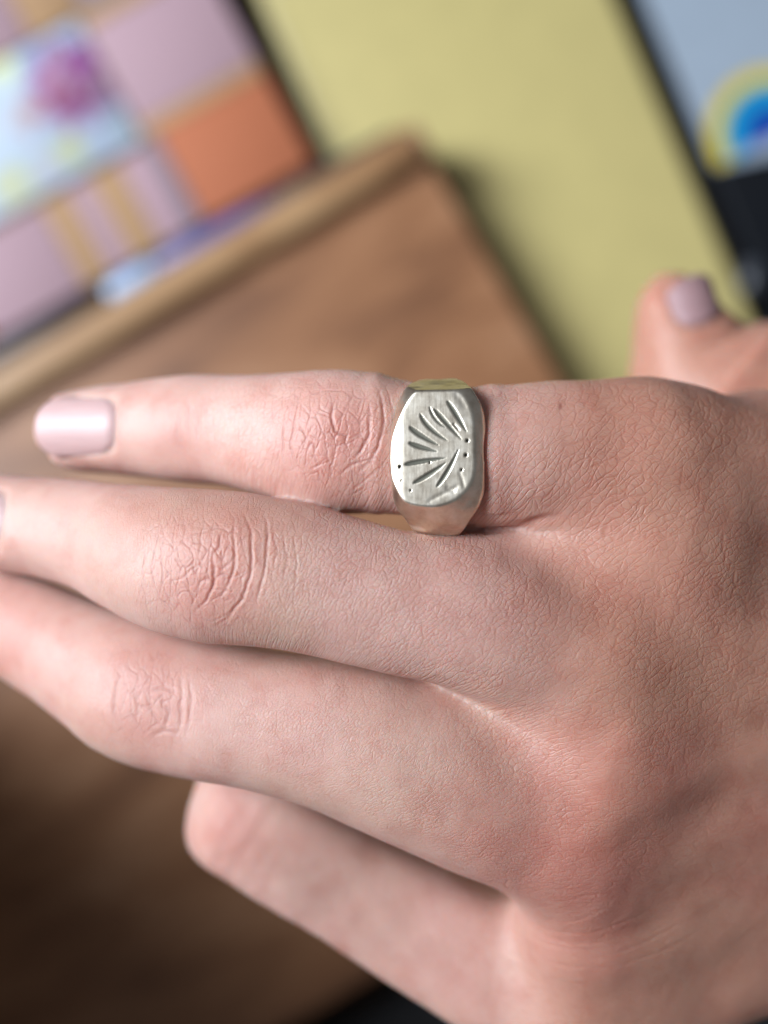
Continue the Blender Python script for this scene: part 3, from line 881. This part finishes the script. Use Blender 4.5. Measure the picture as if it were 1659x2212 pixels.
# --- nails
def nail(f, u0, u1, half, rise, off=0.0):
    """a curved plate over the end of a finger; u0 root, u1 free edge, as fractions of the finger's length"""
    nu, nl = 34, 25
    V = []
    U0, U1 = f.u[-1] * u0, f.u[-1] * u1
    g = lambda Yv, u: np.array([np.interp(u, f.u, Yv[:, k]) for k in range(3)])
    root = g(f.C, U0); bR = np.interp(U0, f.u, f.B)
    dirn = g(f.T, U0 * 0.6 + U1 * 0.4); Un = g(f.U, U0 * 0.6 + U1 * 0.4); Ln = g(f.L, U0)
    dirn /= np.linalg.norm(dirn); Un /= np.linalg.norm(Un); Ln /= np.linalg.norm(Ln)
    length = np.linalg.norm(g(f.C, U1) - root)
    R = half * 1.45
    for i in range(nu):
        s = i / (nu - 1)
        for j in range(nl):
            c = 2 * j / (nl - 1) - 1
            # straight-ish root, round free edge
            wid = half * (1 - 0.05 * (1 - s))
            end = length * (1 - 0.30 * (1 - math.sqrt(max(0, 1 - (0.97 * abs(c))**2.4))))
            st = length * (0.22 * abs(c)**5 - 0.05 * (1 - abs(c)**2))
            x = st + (end - st) * s
            y = wid * c
            zc_ = bR + rise - (R - math.sqrt(max(R * R - y * y, 0))) * 1.0
            zc_ -= 0.7 * (x / length)**2
            zc_ -= 0.35 * abs(c)**8
            zc_ -= 0.8 * max(0, 1 - s * 7)**2                       # sinks under the fold at the root
            V.append(root + dirn * x + Ln * (y + off) + Un * zc_)
    V = np.array(V)
    F = [(i * nl + j, i * nl + j + 1, (i + 1) * nl + j + 1, (i + 1) * nl + j) for i in range(nu - 1) for j in range(nl - 1)]
    o = mesh_from('fingernail', (V + np.array([0, 0, FOCUS_Z])) * MM, F, M['thumb_nail_shaded' if f is FT else 'nail'], hand)
    if f is FT: o['label'] = 'dull mauve thumbnail, shade painted in'
    so = o.modifiers.new('thick', 'SOLIDIFY'); so.thickness = 0.0005; so.offset = 0
    return o
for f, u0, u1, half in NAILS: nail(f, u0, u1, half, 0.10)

# ------------------------------------------------------------------ the signet ring
fc = at(934, 967, 0.0)
def zr(zx, zy): return ((zx - 712) / 66.36, -(zy - 850) / 66.36)
FACE = np.array([zr(*p) for p in ((560, 335), (640, 314), (800, 306), (960, 312), (1030, 350), (1065, 410), (1085, 560), (1088, 740), (1090, 900), (1100, 1050), (1088, 1150),
                 (960, 1290), (860, 1342), (740, 1376), (600, 1372), (480, 1350), (440, 1320), (400, 1240), (350, 1120), (335, 950), (345, 820), (370, 700), (420, 560), (480, 440))])
def poly_sdf(x, y, P):
    d = np.full(x.shape, 1e9); inside = np.zeros(x.shape, bool)
    n = len(P)
    for i in range(n):
        a, b = P[i], P[(i + 1) % n]
        e = b - a; wx, wy = x - a[0], y - a[1]
        t = np.clip((wx * e[0] + wy * e[1]) / e.dot(e), 0, 1)
        d = np.minimum(d, np.hypot(wx - t * e[0], wy - t * e[1]))
        cond = (a[1] <= y) != (b[1] <= y)
        xs = a[0] + (y - a[1]) / (e[1] if abs(e[1]) > 1e-9 else 1e-9) * e[0]
        inside ^= cond & (x < xs)
    return np.where(inside, -d, d)
HZ = -10.9
for _ in range(2):                 # round the corners of the face
    FACE = np.stack([0.75 * FACE + 0.25 * np.roll(FACE, -1, 0), 0.25 * FACE + 0.75 * np.roll(FACE, -1, 0)], 1).reshape(-1, 2)
def ring_field(p):
    x, y, z = p[:, 0].astype(np.float64), p[:, 1].astype(np.float64), p[:, 2].astype(np.float64)
    yc = y + 0.7
    top = z + 0.085 * np.maximum(0, -(x + 3.8))**1.5 + 0.010 * np.maximum(0, np.abs(y) - 5)**2
    pl = (9.0 * (np.abs(yc) - 8.5) + 3.7 * z) / 9.73
    circ = np.hypot(yc, (z - HZ) * 1.02) - 11.9
    w = smooth(-12.5, -7.5, z)
    oy = circ * (1 - w) + pl * w
    s1 = smooth(-11.5, -2.2, z) 
    neck = 1 - 0.35 * smooth(5.0, 11.0, np.abs(yc))
    xr = (3.5 + 3.7 * s1) * neck; xl = (3.7 + 2.3 * s1) * neck
    ox = np.maximum(x - xr, -x - xl)
    P = poly_sdf(x, y, FACE)
    P = smax(P, (((np.abs(x) / 5.85)**2.7 + (np.abs(y) / 8.3)**2.7)**(1 / 2.7) - 1) * 6.0, 0.4)
    flare = 0.55 + 0.40 * smooth(-3, 3, x) + 0.2 * smooth(4, 7, y)
    head = (P - 0.05 + np.maximum(z, -5.0) * flare + np.minimum(z + 5.0, 0) * 2.0) * 0.72
    o = smax(smax(top, oy, 0.30), smax(ox, head, 0.5), 0.2)
    plan = (((np.abs(x - 0.5) / 7.0)**2.6 + (np.abs(yc) / 11.5)**2.6)**(1 / 2.6) - 1) * 6.5
    o = smax(o, plan, 0.6)
    hole = np.hypot(yc / 9.75, (z - HZ) / 9.25)
    hole = (hole - 1) * 9.4
    d = smax(o, -hole, 0.4)
    nz = 0.10 * vnoise(p, 2.6, 31) + 0.035 * vnoise(p, 1.1, 32)
    return (d + nz * smooth(-0.7, -2.0, z)).astype(np.float32)
h = 0.11
lo = np.array([-8.0, -14.0, -24.5]); hi = np.array([9.0, 13.5, 1.2])
vol = build_volume(ring_field, lo, hi, h, 5)
rv, rq = surface_nets(vol, lo, h)
rv = relax(rv, rq, 3, 0.4)
rn = vnormals(rv, rq)
STROKES = [([(843, 428), (930, 560), (1020, 712)], 27, 'r'), ([(727, 500), (830, 620), (972, 778)], 25, 'r'), ([(685, 480), (738, 590), (830, 668)], 13, 'r'),
           ([(600, 543), (690, 672), (848, 788)], 24, 'l'), ([(505, 658), (600, 735), (768, 828)], 29, 'l'), ([(497, 803), (600, 842), (752, 884)], 28, 'l'),
           ([(460, 1002), (600, 976), (832, 942)], 27, 'l'), ([(538, 1172), (680, 1092), (832, 988)], 26, 'l'), ([(750, 1204), (850, 1062), (946, 868)], 24, 'l')]
eng = np.zeros(len(rv)); dirt = np.zeros(len(rv))
fm = (rn[:, 2] > 0.6) & (rv[:, 2] > -2.0)
fi = np.where(fm)[0]; q = rv[fi][:, :2]
for pts, hw, side in STROKES:
    P = np.array([zr(*p) for p in pts]); tt = np.linspace(0, 1, 13)[:, None]
    # quadratic through the three points
    B = 2 * P[1] - 0.5 * (P[0] + P[2])
    C = (1 - tt)**2 * P[0] + 2 * tt * (1 - tt) * B + tt**2 * P[2]
    best = np.full(len(q), 1e9); par = np.zeros(len(q)); sg = np.zeros(len(q))
    for i in range(12):
        dv = C[i + 1] - C[i]; t = np.clip((q - C[i]) @ dv / dv.dot(dv), 0, 1)
        r = q - C[i] - t[:, None] * dv; dd = np.linalg.norm(r, axis=1)
        k = dd < best; best[k] = dd[k]; par[k] = (i + t[k]) / 12; sg[k] = np.sign(dv[0] * r[k, 1] - dv[1] * r[k, 0])
    hwid = 0.74 * hw / 66.36 * np.clip(np.sin(np.pi * np.clip(par, 0, 1)**0.75), 0, 1)**0.6 + 0.05
    x = best / hwid
    prof = np.where(x < 1, 1 - np.abs(x)**4, 0)
    deep = 0.12 * np.clip(np.sin(np.pi * np.clip(par, 0.02, 0.98)**0.8), 0.1, 1)**0.5
    eng[fi] = np.maximum(eng[fi], prof * deep)
    lip = np.exp(-((x - 1.15) / 0.22)**2) * 0.012
    eng[fi] -= lip * (eng[fi] < 0.02)
    dirt[fi] = np.maximum(dirt[fi], np.clip(prof * 1.4, 0, 1))
for (zx, zy, r) in ((415, 1020, 15), (1025, 788, 16), (1012, 918, 16), (975, 1050, 12), (515, 1235, 9), (432, 1145, 5), (690, 985, 8)):
    c = zr(zx, zy); d = np.hypot(q[:, 0] - c[0], q[:, 1] - c[1]) / (0.8 * r / 66.36)
    k = np.exp(-(d / 1.0)**4)
    eng[fi] += 0.4 * k; dirt[fi] = np.maximum(dirt[fi], 2.0 * np.clip(k * 1.2, 0, 1))
# shallow hammer dents and the folded scratch low on the face
for P0, P1, w, d in ((zr(690, 1330), zr(930, 1205), 0.30, 0.035), (zr(850, 1215), zr(900, 1240), 0.35, 0.06), (zr(960, 1080), zr(1000, 1210), 0.25, 0.03),
                     (zr(905, 640), zr(950, 690), 0.12, 0.1), (zr(930, 370), zr(1000, 470), 0.5, 0.05)):
    P0, P1 = np.array(P0), np.array(P1); dv = P1 - P0
    t = np.clip((q - P0) @ dv / dv.dot(dv), 0, 1); dd = np.linalg.norm(q - P0 - t[:, None] * dv, axis=1)
    eng[fi] += d * np.exp(-(dd / w)**2)
eng[fi] += 0.004 * vnoise(rv[fi], 1.6, 44)
rv = rv - rn * eng[:, None]
ring = mesh_from('signet_ring', rv * MM, rq, M['silver'])
add_attr(ring, 'engraved', dirt, 'FLOAT')
ring.rotation_euler = (math.radians(-2), math.radians(-7), 0)
ring.location = (fc[0] * MM, fc[1] * MM, FOCUS_Z * MM)
tag(ring, 'worn silver signet ring engraved with fanned strokes, worn on the index finger', 'ring')
